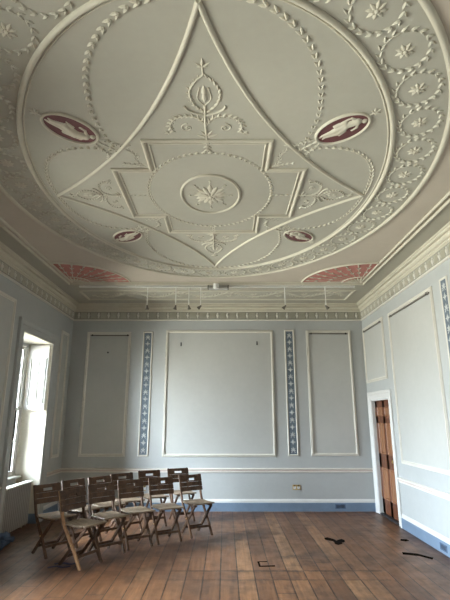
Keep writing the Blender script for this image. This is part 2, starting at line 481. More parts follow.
# ------------------------------------------------------------------ ceiling relief
def ell(a, c, n=160, t0=0.0, t1=2*PI, closed=True):
    m = n if closed else n+1
    return [(a*math.cos(t0+(t1-t0)*i/n), c*math.sin(t0+(t1-t0)*i/n)) for i in range(m)]
AO, BO, AI, BI = 2.11, 2.81, 1.69, 2.39

b = MB(on_ceil); b.plate(ell(AO, BO), -0.002, 0.004); b.build('oval_field', 'oval', ceiling)
# darker grey-green margin between the border lines and the cornice
b = MB(on_ceil)
hx, hy = 2.535, 3.20
X0, X1 = XL-CXD, XR-CXD; Y0, Y1 = YF-CYD, YB-CYD
for q in ((X0, -hx, Y0, Y1), (hx, X1, Y0, Y1), (-hx, hx, hy, Y1), (-hx, hx, Y0, -hy)):
    b.box(q[0], q[1], q[2], q[3], -0.002, 0.003)
b.build('margin_field', 'oval', ceiling)
for nm, w, d, h in (('outer', 2.465, 3.115, 0.022), ('inner', 2.540, 3.205, 0.030)):
    b = MB(on_ceil); b.sweep([(-w, -d), (w, -d), (w, d), (-w, d)], HALF(0.030, h)); b.build('border_moulding', 'relief', ceiling)
b = MB(on_ceil); b.sweep(ell(AO, BO), HALF(0.046, 0.026)); b.build('oval_moulding', 'relief', ceiling, True)
b = MB(on_ceil); b.sweep(ell(AI, BI), HALF(0.040, 0.028)); b.sweep(ell(AI-0.034, BI-0.034), HALF(0.014, 0.010)); b.build('oval_moulding', 'relief', ceiling, True)
# four inward-curving ribs meeting at points
def bez(P0, C, P2, n=28): return [((1-t)**2*P0[0]+2*t*(1-t)*C[0]+t*t*P2[0], (1-t)**2*P0[1]+2*t*(1-t)*C[1]+t*t*P2[1]) for t in (i/n for i in range(n+1))]
star = []
for sx, sy in ((1, 1), (-1, 1), (-1, -1), (1, -1)):
    p = bez((0, 2.256*sy), (0.41*sx, 0.93*sy), (1.585*sx, 0))
    b = MB(on_ceil); b.sweep(p, HALF(0.033, 0.024), False)
    b.build('star_moulding', 'relief', ceiling, True)
# stepped cross
ax, ay, bx_, by_ = 0.54, 0.955, 0.895, 0.505
cross = [(ax, -ay), (ax, -by_), (bx_, -by_), (bx_, by_), (ax, by_), (ax, ay), (-ax, ay), (-ax, by_), (-bx_, by_), (-bx_, -by_), (-ax, -by_), (-ax, -ay)]
b = MB(on_ceil); b.sweep(cross, HALF(0.034, 0.026)); b.sweep([(x-0.045*math.copysign(1, x), y-0.045*math.copysign(1, y)) for x, y in cross], HALF(0.016, 0.014))
b.build('cross_moulding', 'relief', ceiling)

def resample(pts, step, closed=False):
    P = [Vector(p) for p in pts]
    if closed: P.append(P[0])
    L = [0.0]
    for i in range(1, len(P)): L.append(L[-1]+(P[i]-P[i-1]).length)
    n = max(2, int(round(L[-1]/step))); out = []
    for k in range(n if closed else n+1):
        d = L[-1]*k/n; i = 1
        while i < len(L)-1 and L[i] < d: i += 1
        t = (d-L[i-1])/max(1e-9, L[i]-L[i-1])
        p = P[i-1].lerp(P[i], t); a = (P[i]-P[i-1])
        out.append((p.x, p.y, math.atan2(a.y, a.x)))
    return out
def smooth_path(pts, n=8):
    """Catmull-Rom"""
    P = [Vector(p) for p in pts]; out = []
    for i in range(len(P)-1):
        p0 = P[max(i-1, 0)]; p1 = P[i]; p2 = P[i+1]; p3 = P[min(i+2, len(P)-1)]
        for k in range(n):
            t = k/n
            out.append(0.5*((2*p1)+(p2-p0)*t+(2*p0-5*p1+4*p2-p3)*t*t+(3*p1-p0-3*p2+p3)*t**3))
    out.append(P[-1])
    return [tuple(v) for v in out]
def husks(b, pts, step, L, w, h, closed=False, taper=False):
    R = resample(pts, step, closed); N = len(R)
    for i, (x, y, a) in enumerate(R):
        k = (0.6+0.5*math.sin(PI*i/N)) if taper else 1.0
        b.leaf(x, y, a+0.38, L*k, w*k, h); b.leaf(x, y, a-0.38, L*k, w*k, h)
# husk garlands looping round each point of the star
for s in (1, -1):
    b = MB(on_ceil); up = [(0.80, 0.815), (1.06, 0.855), (1.30, 0.785), (1.475, 0.60), (1.565, 0.33), (1.590, 0.0)]
    right = up+[(x, -y) for x, y in up[::-1][1:]]
    husks(b, smooth_path([(s*x, y) for x, y in right]), 0.062, 0.054, 0.026, 0.018, taper=True)
    b.build('leaf_garland', 'relief', ceiling)
    b = MB(on_ceil); up = [(0.80, 0.82), (0.845, 1.07), (0.865, 1.30), (0.805, 1.66), (0.69, 1.93), (0.52, 2.13), (0.32, 2.255), (0.0, 2.318)]
    top = up+[(-x, y) for x, y in up[::-1][1:]]
    husks(b, smooth_path([(x, s*y) for x, y in top]), 0.074, 0.058, 0.029, 0.020, taper=True)
    b.build('leaf_garland', 'relief', ceiling)
b = MB(on_ceil); husks(b, ell(0.628, 0.775), 0.058, 0.050, 0.024, 0.016, True); b.build('leaf_garland', 'relief', ceiling)

def curl(b, x, y, a0, r, turns, w=0.014, h=0.012, sgn=1):
    """spiral scroll"""
    pts = []; n = 22
    for i in range(n+1):
        t = i/n; rr = r*(1-0.85*t); q = a0+sgn*turns*2*PI*t
        pts.append((x+rr*math.cos(q), y+rr*math.sin(q)))
    b.sweep(pts, HALF(w, h), False)
def anthemion(b, ox, oy, ang, kx, ky):
    """scrolling candelabrum ornament growing along +v from its foot"""
    ca, sa = math.cos(ang), math.sin(ang)
    g = MB(lambda u, v, h: on_ceil(ox+(u*kx)*ca-(v*ky)*sa, oy+(u*kx)*sa+(v*ky)*ca, h))
    g.sweep([(0, -0.06), (0.006, 0.2), (0, 0.42)], HALF(0.020, 0.016), False)
    for s in (1, -1):
        g.leaf(0, 0.0, PI/2+s*1.15, 0.10, 0.035, 0.016); g.leaf(0, 0.02, PI/2+s*0.6, 0.09, 0.03, 0.018)
        g.leaf(0, -0.04, -PI/2+s*0.7, 0.07, 0.026, 0.014)
        # wide scrolling branches
        br = smooth_path([(0.0, 0.15), (s*0.05, 0.255), (s*0.14, 0.285), (s*0.235, 0.255), (s*0.285, 0.165), (s*0.275, 0.08), (s*0.34, 0.055)])
        g.sweep(br, HALF(0.014, 0.012), False)
        for (x, y, a) in resample(br, 0.042)[1:-1]:
            g.leaf(x, y, a+s*0.8, 0.05, 0.024, 0.016); g.leaf(x, y, a-s*0.8, 0.036, 0.018, 0.012)
        curl(g, s*0.15, 0.135, PI/2 if s > 0 else PI/2, 0.055, 1.2, 0.012, 0.010, -s)
        for k in range(5): g.leaf(s*0.15, 0.135, k*1.26, 0.026, 0.014, 0.012)
        # bowl arms
        g.sweep(smooth_path([(0, 0.30), (s*0.07, 0.325), (s*0.13, 0.365), (s*0.155, 0.415)]), HALF(0.018, 0.016), False)
        # pointed oval of leaves
        ov = smooth_path([(s*0.012, 0.34), (s*0.085, 0.44), (s*0.108, 0.56), (s*0.07, 0.67), (0.0, 0.76)])
        for (x, y, a) in resample(ov, 0.046)[:-1]:
            g.leaf(x, y, a+0.2, 0.055, 0.028, 0.018); g.leaf(x, y, a-s*0.9, 0.034, 0.018, 0.012)
        g.sweep(smooth_path([(0, 0.42), (s*0.05, 0.50), (s*0.03, 0.62)]), HALF(0.010, 0.010), False)
        g.leaf(0, 0.83, PI/2+s*0.95, 0.065, 0.024, 0.016); g.leaf(0, 0.83, PI/2+s*1.7, 0.045, 0.02, 0.012)
    for v in (0.46, 0.53): g.leaf(0, v, PI/2, 0.12, 0.05, 0.018)
    g.sweep([(0, 0.74), (0, 0.85)], HALF(0.014, 0.012), False)
    g.leaf(0, 0.83, PI/2, 0.085, 0.026, 0.018)
    b.v += g.v[:0]; base = len(b.v); b.v += g.v; b.f += [tuple(base+i for i in f) for f in g.f]
for sy in (1, -1):
    b = MB(); anthemion(b, 0.0, sy*1.0, 0 if sy > 0 else PI, 1.0, 0.93); b.build('scroll_ornament', 'relief', ceiling)
for sx in (1, -1):
    b = MB(); anthemion(b, sx*0.94, 0.0, -PI/2 if sx > 0 else PI/2, 0.92, 0.60); b.build('scroll_ornament', 'relief2', ceiling)
# small sprays in the corners of the cross and drops inside it
b = MB(on_ceil)
for sx in (1, -1):
    for sy in (1, -1):
        x0, y0 = sx*0.585, sy*0.55
        dirx = math.atan2(sy*0.62, sx*0.30)
        p = smooth_path([(x0, y0), (x0+sx*0.06, y0+sy*0.08), (x0+sx*0.05, y0+sy*0.18), (x0+sx*0.10, y0+sy*0.26)])
        b.sweep(p, HALF(0.010, 0.009), False)
        p2 = smooth_path([(x0, y0), (x0+sx*0.09, y0+sy*0.03), (x0+sx*0.17, y0+sy*0.05)])
        b.sweep(p2, HALF(0.010, 0.009), False)
        for q in (p, p2):
            for (x, y, a) in resample(q, 0.04)[1:]: b.leaf(x, y, a+0.7, 0.042, 0.02, 0.012); b.leaf(x, y, a-0.7, 0.042, 0.02, 0.012)
b.build('leaf_spray', 'relief2', ceiling)
b = MB(on_ceil)
for sx in (1, -1):
    husks(b, [(sx*0.86, 0), (sx*0.66, 0)], 0.045, 0.045, 0.020, 0.012)
for sy in (1, -1):
    for k, v in enumerate((0.93, 0.88, 0.83)):
        for a in (-0.8, 0, 0.8): b.leaf(0, sy*v, -sy*PI/2+a, 0.055, 0.024, 0.016)
    for s in (1, -1):
        for a in (0.2, 0.8): b.leaf(s*0.02, sy*0.80, -sy*PI/2+s*sy*a, 0.05, 0.02, 0.014)
b.build('husk_drop', 'relief2', ceiling)

# wreaths with a flower, between the two ovals
mid = ell((AO+AI)/2-0.01, (BO+BI)/2, 720)
W = resample(mid, 0.405, True)
wm = fm = None
for (x, y, a) in W:
    c = Vector(on_ceil(x, y, 0))
    if wm is None:
        b = MB(lambda u, v, h: (u, v, -h))
        for k in range(17):
            q = 2*PI*k/17; s = 1
            r = 0.153
            px, py = 0.172*math.cos(q), r*math.sin(q)
            ta = math.atan2(r*math.cos(q), -0.172*math.sin(q))
            b.leaf(px, py, ta+0.45, 0.056, 0.025, 0.018); b.leaf(px, py, ta-0.5, 0.050, 0.023, 0.018)
        wo = b.build('wreath', 'relief2', None); wm = wo.data
        b = MB(lambda u, v, h: (u, v, -h))
        for k in range(8): b.leaf(0.008*math.cos(k*PI/4), 0.008*math.sin(k*PI/4), k*PI/4, 0.060, 0.038, 0.018)
        b.dome(0, 0, 0.018, 0.026, 8)
        fo = b.build('flower', 'relief', None); fm = fo.data
    else:
        wo = bpy.data.objects.new('wreath', wm); COL.objects.link(wo)
        fo = bpy.data.objects.new('flower', fm); COL.objects.link(fo)
    wo.parent = ceiling; wo.location = c; wo.rotation_euler = (0, 0, a)
    fo.parent = wo

# oblong panel of foliage between the oval's field and the far cornice (and its twin at the near end)
for s in (1, -1):
    y0, y1, xx = 3.62, 4.24, 2.50
    b = MB(on_ceil)
    b.sweep([(-xx, s*y0), (xx, s*y0), (xx, s*y1), (-xx, s*y1)][::s], HALF(0.045, 0.026)); b.build('end_panel_moulding', 'relief', ceiling)
    if s < 0: continue
    b = MB(on_ceil); ym = (y0+y1)/2
    n = 10; ln = (2*xx-0.3)/n
    pts = [(-xx+0.15+ln*n*i/200, ym+0.15*math.sin(PI*n*i/200)) for i in range(201)]
    b.sweep(pts, HALF(0.022, 0.014), False)
    for (x, y, a) in resample(pts, 0.085): b.leaf(x, y, a+0.75, 0.11, 0.05, 0.018); b.leaf(x, y, a-0.75, 0.11, 0.05, 0.018)
    for i in range(n):
        cx = -xx+0.15+ln*(i+0.5); sg = 1 if i % 2 == 0 else -1
        for k in range(6): b.leaf(cx, ym-sg*0.05, k*PI/3, 0.085, 0.045, 0.018)
        b.dome(cx, ym-sg*0.05, 0.02, 0.02, 8)
    b.build('foliage_relief', 'relief2', ceiling)

# ------------------------------------------------------------------ centre rosette
t = empty('ceiling_rosette', on_ceil(0, 0, 0), 'cream plaster rosette in an oval ring at the centre of the ceiling', 'ceiling rosette')
b = MB(on_ceil); b.plate(ell(0.30, 0.405, 64), 0.002, 0.006); b.build('rosette_field', 'oval', t)
b = MB(on_ceil); b.sweep(ell(0.300, 0.405, 72), HALF(0.028, 0.022)); b.build('ring', 'relief', t, True)
for k in range(16):
    q = 2*PI*k/16; b = MB(on_ceil)
    L = 0.150 if k % 2 == 0 else 0.125
    ex = 1.0 + 0.25*abs(math.sin(q))
    b.leaf(0.03*math.cos(q), 0.035*math.sin(q), q, L*ex, 0.080, 0.018+0.008*(k % 2), 0.0, 0.004)
    b.build('petal', 'relief', t)
b = MB(on_ceil)
for k in range(9):
    q = 2*PI*k/9+0.2; b.leaf(0.012*math.cos(q), 0.012*math.sin(q), q, 0.072, 0.04, 0.020, 0.0, 0.016)
b.dome(0, 0, 0.024, 0.018, 10, 0.026); b.build('flower_centre', 'cornice', t)
for k in range(8):
    b = MB(on_ceil)
    q = 2*PI*k/8; x, y = 0.215*math.cos(q), 0.29*math.sin(q)
    b.dome(x, y, 0.014, 0.014, 8, 0.004)
    b.leaf(x*0.9, y*0.9, q+PI, 0.035, 0.012, 0.010, 0, 0.004)
    b.build('bud', 'relief', t)

# ------------------------------------------------------------------ medallions with reclining figure in relief
def figure_mesh(b, caps, A, B, fl, sgn, z0):
    """one continuous relief: smooth height field over capsules (u, v in the oval's plane)"""
    nu, nv = 84, 54
    H = {}
    for i in range(nu+1):
        for j in range(nv+1):
            u = -A+2*A*i/nu; v = -B+2*B*j/nv
            h = 0.0; tot = 0.0
            for (x0, y0, x1, y1, r0, r1) in caps:
                dx, dy = x1-x0, y1-y0; L2 = dx*dx+dy*dy
                t = 0 if L2 == 0 else max(0, min(1, ((u-x0)*dx+(v-y0)*dy)/L2))
                r = r0+(r1-r0)*t; d = math.hypot(u-x0-dx*t, v-y0-dy*t)
                if d < r:
                    h = max(h, math.sqrt(r*r-d*d))
            H[i, j] = h
    idx = {}; vs = []; fs = []
    for i in range(nu):
        for j in range(nv):
            c = [(i, j), (i+1, j), (i+1, j+1), (i, j+1)]
            if max(H[k] for k in c) <= 0: continue
            f = []
            for k in c:
                if k not in idx:
                    idx[k] = len(vs)
                    vs.append((-A+2*A*k[0]/nu, -B+2*B*k[1]/nv, z0+H[k]*fl))
                f.append(idx[k])
            fs.append(tuple(f))
    b.add([(sgn*u, v, h) for u, v, h in vs], fs)
FIG = [(-0.165, 0.030, -0.165, 0.030, 0.021, 0.021), (-0.150, 0.018, -0.125, 0.005, 0.012, 0.020), (-0.125, 0.000, -0.045, -0.020, 0.032, 0.030),
       (-0.045, -0.020, 0.050, 0.012, 0.034, 0.026), (-0.045, -0.030, 0.055, -0.022, 0.030, 0.024), (0.050, 0.012, 0.140, -0.008, 0.024, 0.014),
       (0.055, -0.022, 0.150, -0.030, 0.022, 0.012), (0.140, -0.008, 0.172, 0.002, 0.012, 0.007), (0.150, -0.030, 0.180, -0.026, 0.011, 0.007),
       (-0.120, 0.016, -0.085, 0.058, 0.013, 0.010), (-0.085, 0.058, -0.040, 0.062, 0.010, 0.008), (-0.130, -0.014, -0.115, -0.058, 0.013, 0.010),
       (-0.115, -0.058, -0.075, -0.064, 0.010, 0.008), (-0.06, -0.052, 0.02, -0.060, 0.020, 0.016), (0.0, 0.030, 0.06, 0.052, 0.014, 0.006)]
def medallion(mx, my, label, sgn=1):
    ang = math.atan2(my, mx)
    t = empty('ceiling_medallion', on_ceil(mx, my, 0), label, 'medallion', 'oval medallions on the ceiling')
    ca, sa = math.cos(ang), math.sin(ang)
    xf = lambda u, v, h: on_ceil(mx+u*ca-v*sa, my+u*sa+v*ca, h)
    A, B = 0.228, 0.150
    b = MB(xf); b.plate(ell(A-0.004, B-0.004, 48), 0.002, 0.008); tag(b.build('maroon_field', 'maroon', t), 'dark maroon oval ground')
    b = MB(xf); b.sweep(ell(A, B, 56), HALF(0.024, 0.022)); b.build('rim', 'relief', t, True)
    b = MB(xf); figure_mesh(b, [tuple(c*(1.08, 1.12, 1.08, 1.12, 1.08, 1.08)[i] for i, c in enumerate(q)) for q in FIG], A-0.02, B-0.02, 0.75, sgn, 0.007)
    tag(b.build('relief_figure', 'relief', t, True), 'pale reclining draped figure in low relief')
    b = MB(xf)                                    # little bow outwards, spray inwards
    b.sweep([(A, 0), (A+0.06, 0)], HALF(0.012, 0.012), False)
    for k, a in ((0.0, 0.06), (0.9, 0.055), (-0.9, 0.055), (1.9, 0.04), (-1.9, 0.04)): b.leaf(A+0.055, 0, k, a, 0.026, 0.016)
    b.build('bow', 'relief2', t)
    b = MB(xf)
    for s in (1, -1):
        p = smooth_path([(-A-0.005, s*0.03), (-A-0.09, s*0.075), (-A-0.17, s*0.085), (-A-0.21, s*0.14)])
        b.sweep(p, HALF(0.010, 0.010), False)
        for (x, y, a) in resample(p, 0.036)[1:]: b.leaf(x, y, a+0.7, 0.04, 0.02, 0.014); b.leaf(x, y, a-0.7, 0.04, 0.02, 0.014)
    for v in (0, 0.06, 0.12): b.leaf(-A-v, 0, PI, 0.07, 0.032, 0.016)
    b.build('spray', 'relief2', t)
    return t
medallion(-1.09, -1.11, 'large maroon oval medallion with pale figure, upper left of the ceiling rosette', 1)
medallion(1.09, -1.11, 'large maroon oval medallion with pale figure, upper right of the ceiling rosette', -1)
medallion(-1.09, 1.09, 'maroon oval medallion lower left of the ceiling rosette, towards the window', -1)
medallion(1.09, 1.09, 'maroon oval medallion lower right of the ceiling rosette, towards the door', 1)

# ------------------------------------------------------------------ pink fans in the corners
def fan(sx, label):
    cx, cy = sx*2.445, 3.095
    t = empty('fan_ornament', on_ceil(cx, cy, 0), label, 'fan ornament', 'pink fans in the far corners of the ceiling')
    xf = lambda r, q, h: on_ceil(cx-sx*r*math.cos(q), cy-r*math.sin(q), h)
    R = 0.985
    b = MB(on_ceil); b.plate([(cx, cy)]+[(cx-sx*R*math.cos(q), cy-R*math.sin(q)) for q in [PI/2*i/24 for i in range(25)]], -0.002, 0.005)
    b.build('pink_field', 'fan', t)
    b = MB(on_ceil); b.sweep([(cx-sx*R*math.cos(q), cy-R*math.sin(q)) for q in [PI/2*i/32 for i in range(33)]], HALF(0.030, 0.022), False)
    b.sweep([(cx-sx*0.30*math.cos(q), cy-0.30*math.sin(q)) for q in [PI/2*i/12 for i in range(13)]], HALF(0.022, 0.018), False)
    b.build('rim', 'relief', t, True)
    n = 8
    for i in range(n):
        q = PI/2*(i+0.5)/n; d = (-sx*math.cos(q), -math.sin(q)); a = math.atan2(d[1], d[0])
        b = MB(on_ceil)
        b.sweep([(cx+d[0]*0.32, cy+d[1]*0.32), (cx+d[0]*0.90, cy+d[1]*0.90)], HALF(0.012, 0.012), False)
        for rr in (0.50, 0.72):
            for s in (1, -1): b.leaf(cx+d[0]*rr, cy+d[1]*rr, a+s*0.5, 0.075, 0.024, 0.014, 0, 0.004)
        b.leaf(cx+d[0]*0.86, cy+d[1]*0.86, a, 0.09, 0.04, 0.016, 0, 0.004)
        b.build('rib', 'relief2', t)
    b = MB(on_ceil)
    for i in range(6):
        q = PI/2*(i+0.5)/6; d = (-sx*math.cos(q), -math.sin(q)); a = math.atan2(d[1], d[0])
        b.leaf(cx+d[0]*0.05, cy+d[1]*0.05, a, 0.22, 0.055, 0.024, 0, 0.004)
    b.build('shell', 'relief', t)
fan(-1, 'pale pink plaster fan in the ceiling corner over the window side')
fan(1, 'deep red-pink plaster fan in the ceiling corner over the door side')

# ------------------------------------------------------------------ blue ornamental strips
def strip(xf, u, z0, z1, label):
    t = empty('ornamental_strip', xf(u, z0, 0), label, 'wall ornament', 'narrow blue ornamental strips on the walls')
    w = 0.085
    b = MB(xf); b.plate([(u-w+0.01, z0+0.01), (u+w-0.01, z0+0.01), (u+w-0.01, z1-0.01), (u-w+0.01, z1-0.01)], -0.002, 0.008); b.build('blue_ground', 'stripblue', t)
    b = MB(xf); b.sweep([(u-w, z0), (u+w, z0), (u+w, z1), (u-w, z1)], HALF(0.030, 0.018)); b.build('frame', 'mould', t)
    b = MB(xf); n = 17; st = (z1-z0-0.06)/n
    for i in range(n):
        zc = z0+0.03+(i+0.5)*st
        if i % 2 == 0:
            b.leaf(u, zc-0.02, PI/2, 0.075, 0.030, 0.010, 0, 0.007)
            for s in (1, -1):
                b.leaf(u, zc-0.015, PI/2+s*0.75, 0.062, 0.022, 0.010, 0, 0.007)
                b.leaf(u, zc-0.02, PI/2+s*1.5, 0.055, 0.018, 0.008, 0, 0.007)
                b.leaf(u+s*0.012, zc-0.03, -PI/2+s*0.8, 0.045, 0.016, 0.008, 0, 0.007)
        else:
            for k in range(4): b.leaf(u, zc, k*PI/2, 0.056, 0.022, 0.010, 0, 0.007)
            for k in range(4): b.leaf(u, zc, k*PI/2+PI/4, 0.036, 0.014, 0.008, 0, 0.007)
            b.dome(u, zc, 0.012, 0.01, 6, 0.008)
    b.build('leaf_motif', 'stripmotif', t)
strip(on_back, -1.545, 0.965, 3.32, 'blue ornamental strip on the far wall between left and middle panels')
strip(on_back, 1.290, 0.975, 3.355, 'blue ornamental strip on the far wall between middle and right panels')
strip(on_right, 5.455, 0.975, 3.36, 'blue ornamental strip on the right wall at the photo edge')

# ------------------------------------------------------------------ dark hanging rails inside panel tops
def hang_rail(xf, u0, u1, z, label, brackets):
    t = empty('hanging_rail', xf((u0+u1)/2, z, 0), label, 'rail', 'dark hanging rails at the top of wall panels')
    b = MB(xf); b.box(u0, u1, z-0.010, z+0.010, 0.012, 0.030); b.build('bar', 'railwood', t)
    for u in brackets:
        b = MB(xf); b.box(u-0.009, u+0.009, z-0.012, z+0.02, 0.002, 0.033); b.build('bracket', 'black', t)
hang_rail(on_back, -2.69, -1.925, 3.252, 'thin dark rail across the top of the left panel on the far wall', (-2.66, -1.95))
hang_rail(on_back, 1.695, 2.455, 3.287, 'thin dark rail across the top of the right panel on the far wall', (1.73, 2.42))
hang_rail(on_right, 7.80, 8.82, 3.302, 'thin dark rail in the square panel over the door', (7.85, 8.77))
hang_rail(on_right, 5.85, 7.36, 3.287, 'long dark rail at the top of the tall panel on the right wall', (5.92, 7.30))

def hook(u, z, label):
    t = empty('picture_hook', on_back(u, z, 0), label, 'hook', 'picture hooks in the middle panel')
    b = MB(on_back); b.box(u-0.011, u+0.011, z-0.035, z+0.04, 0.002, 0.010); b.build('plate', 'black', t)
    b = MB(); b.tube([on_back(u, z-0.01, 0.008), on_back(u, z-0.03, 0.025), on_back(u, z-0.02, 0.04)], 0.005, 6); b.build('prong', 'black', t)
hook(-0.878, 3.075, 'small dark hook at upper left inside the middle wall panel')
hook(0.640, 3.095, 'small dark hook at upper right inside the middle wall panel')
b = MB(on_back); b.lathe([(0.018, 0.002), (0.018, 0.008), (0.008, 0.016)], (-2.331, 2.912, 0), 8)
tag(b.build('wall_plug', 'black'), 'black fixing hole high in the left panel of the far wall', 'fixing')

# ------------------------------------------------------------------ sockets, skirting vents
def socket(u, z, label, w=0.146):
    t = empty('wall_socket', on_back(u, z, 0), label, 'socket', 'brass sockets on the far wall')
    b = MB(on_back); b.bbox(u-w/2, u+w/2, z-0.045, z+0.045, -0.001, 0.010, 0.004); b.build('face_plate', 'brass', t)
    for s in (-1, 1):
        x = u+s*w*0.24
        b = MB(on_back); b.box(x-0.024, x+0.024, z-0.030, z+0.014, 0.009, 0.012)
        b.build('outlet', 'plastic' if s < 0 else 'plastic', t)
        b = MB(on_back)
        b.box(x-0.004, x+0.004, z-0.002, z+0.010, 0.0115, 0.0135); b.box(x-0.016, x-0.009, z-0.020, z-0.013, 0.0115, 0.0135); b.box(x+0.009, x+0.016, z-0.020, z-0.013, 0.0115, 0.0135)
        b.build('pin_hole', 'black', t)
        b = MB(on_back); b.box(x-0.010, x+0.010, z+0.020, z+0.036, 0.009, 0.015); b.build('switch', 'black', t)
socket(1.324, 0.410, 'brass double socket low on the far wall under the right blue strip')
socket(-1.508, 0.397, 'small brass socket low on the far wall behind the chairs', 0.086)
def vent(xf, u, z, label):
    t = empty('skirting_vent', xf(u, z, 0.026), label, 'vent', 'dark vents in the blue skirting')
    b = MB(xf); b.sweep([(u-0.085, z-0.032), (u+0.085, z-0.032), (u+0.085, z+0.032), (u-0.085, z+0.032)], [(-0.008, 0.026), (-0.008, 0.031), (0.008, 0.031), (0.008, 0.026)]); b.build('frame', 'cloth', t)
    b = MB(xf); b.box(u-0.08, u+0.08, z-0.028, z+0.028, 0.0265, 0.0275)
    b.build('grille_back', 'black', t)
    b = MB(xf)
    for k in range(8): b.box(u-0.075+k*0.02, u-0.069+k*0.02, z-0.026, z+0.026, 0.0275, 0.030)
    b.build('grille_bars', 'cloth', t)
vent(on_back, 2.11, 0.088, 'dark vent in the far blue skirting near the door')
vent(on_right, 6.25, 0.078, 'dark vent in the right blue skirting at the photo edge')

# ------------------------------------------------------------------ windows
def make_window(n, y0, y1, shutters=True):
    yc = (y0+y1)/2
    t = structure(empty('window_%d' % n, (XL, yc, 0)), {1: 'tall bright sash window in a deep recess of the left wall'}.get(n, 'sash window in the left wall outside the photo'), 'window')
    # architrave on the room side
    b = MB(on_left); w = 0.185
    path = [(y0, 0.0), (y0, ZT), (y1, ZT), (y1, 0.0)]
    pr = [(0.0, -0.002), (0.0, 0.018), (0.020, 0.022), (0.030, 0.012), (0.085, 0.016), (0.10, 0.030), (0.150, 0.036), (0.170, 0.044), (0.185, 0.040), (0.185, -0.002)]
    b.sweep(path, pr, False); b.build('architrave', 'wall', t)
    # recess lining, soffit, apron
    D = 0.50
    for a, c in ((y0, y0+0.012), (y1-0.012, y1)):
        b = MB(); b.box(XL-D, XL+0.012, a, c, 0.15, ZT); b.build('reveal_lining', 'cream', t)
        b = MB(); b.box(XL-D, XL+0.014, a-0.002, c+0.002, 0.0, 0.15); tag(b.build('reveal_skirting', 'blue', t), 'blue skirting at the foot of the recess')
    b = MB(); b.box(XL-D, XL+0.012, y0, y1, ZT-0.012, ZT); b.build('soffit', 'cream', t)
    b = MB(); b.box(XL-D, XL-0.38, y0, y1, 0.0, 0.70); b.build('apron_panel', 'white', t)
    b = MB(); b.bbox(XL-0.46, XL-0.30, y0+0.012, y1-0.012, 0.70, 0.735, 0.008); b.build('window_sill', 'white', t)
    # sash box frame and sashes
    xs = XL-0.41
    b = MB()
    b.box(xs-0.062, xs-0.004, y0+0.012, y0+0.075, 0.735, ZT-0.012); b.box(xs-0.062, xs-0.004, y1-0.075, y1-0.012, 0.735, ZT-0.012)
    b.box(xs-0.062, xs-0.004, y0+0.012, y1-0.012, ZT-0.075, ZT-0.012)
    b.build('window_frame', 'white', t)
    a0, a1 = y0+0.075, y1-0.075
    for k, (z0, z1, dx) in enumerate(((0.735, 1.825, -0.010), (1.775, ZT-0.075, -0.036))):
        x0, x1 = xs+dx-0.025, xs+dx
        b = MB()
        b.box(x0, x1, a0, a0+0.045, z0, z1); b.box(x0, x1, a1-0.045, a1, z0, z1)
        b.box(x0, x1, a0+0.045, a1-0.045, z0, z0+(0.075 if k == 0 else 0.05)); b.box(x0, x1, a0+0.045, a1-0.045, z1-0.05, z1)
        zm = (z0+z1)/2
        b.box(x0+0.006, x1-0.006, a0+0.045, a1-0.045, zm-0.011, zm+0.011)
        for q in (1, 2):
            yy = a0+(a1-a0)*q/3; b.box(x0+0.005, x1-0.005, yy-0.009, yy+0.009, z0+0.05, z1-0.05)
        s = b.build('sash', 'white', t)
        b = MB(); xm = (x0+x1)/2
        b.box(xm-0.002, xm+0.002, a0+0.03, a1-0.03, z0+0.03, z1-0.03)
        b.build('pane', 'glass', s)
    # folded panelled shutters on both reveals (upper half)
    if shutters:
        for y, s in ((y1-0.012, -1), (y0+0.012, 1)):
            def xf(u, z, h, y=y, s=s): return (XL-0.03-u, y+s*h, z)
            b = MB(xf); b.plate([(0.0, 1.79), (0.335, 1.79), (0.335, 2.895), (0.0, 2.895)], 0.0, 0.030); sh = b.build('shutter', 'white', t)
            b = MB(xf)
            for u0, u1 in ((0.04, 0.155), (0.18, 0.295)):
                b.sweep([(u0, 1.87), (u1, 1.87), (u1, 2.66), (u0, 2.66)], HALF(0.022, 0.046))
                b.plate([(u0+0.03, 1.90), (u1-0.03, 1.90), (u1-0.03, 2.63), (u0+0.03, 2.63)], 0.029, 0.040)
            b.build('shutter_panel', 'white', sh)
            b = MB(xf); b.box(-0.006, 0.345, 1.775, 1.795, 0.0, 0.040); b.build('shutter_ledge', 'cream', t)
    return t
make_window(1, *OPEN[0])
make_window(2, *OPEN[1], shutters=False)
make_window(3, *OPEN[2], shutters=False)

# ------------------------------------------------------------------ radiator under the window
ry0, ry1, rx = 6.83, 7.775, XL-0.07
t = empty('radiator', (rx, (ry0+ry1)/2, 0), 'grey-white ribbed radiator standing in the recess under the window', 'radiator')
b = MB(); n = 15; pts = []
for i in range(n):                                         # vertical ribs pressed into the front sheet
    y = ry0+(ry1-ry0)*i/n; st = (ry1-ry0)/n
    pts += [(rx, y), (rx+0.026, y+st*0.25), (rx+0.026, y+st*0.60), (rx, y+st*0.9)]
pts.append((rx, ry1))
ol = [(rx-0.07, ry0)]+pts+[(rx-0.07, ry1)]
b.plate(ol, 0.045, 0.650); b.build('ribbed_panel', 'metal', t)
b = MB(); b.bbox(rx-0.078, rx+0.030, ry0-0.006, ry1+0.006, 0.650, 0.672, 0.005); b.build('top_grille', 'plastic', t)
for y in (ry0+0.12, ry1-0.12):
    b = MB(); b.box(rx-0.05, rx-0.02, y-0.012, y+0.012, 0.0, 0.05); b.build('foot', 'metal', t)
b = MB(); b.tube([(rx-0.03, ry1-0.01, 0.13), (rx-0.03, ry1+0.035, 0.13), (rx-0.03, ry1+0.035, 0.0)], 0.009, 8); b.build('pipe', 'metal', t)
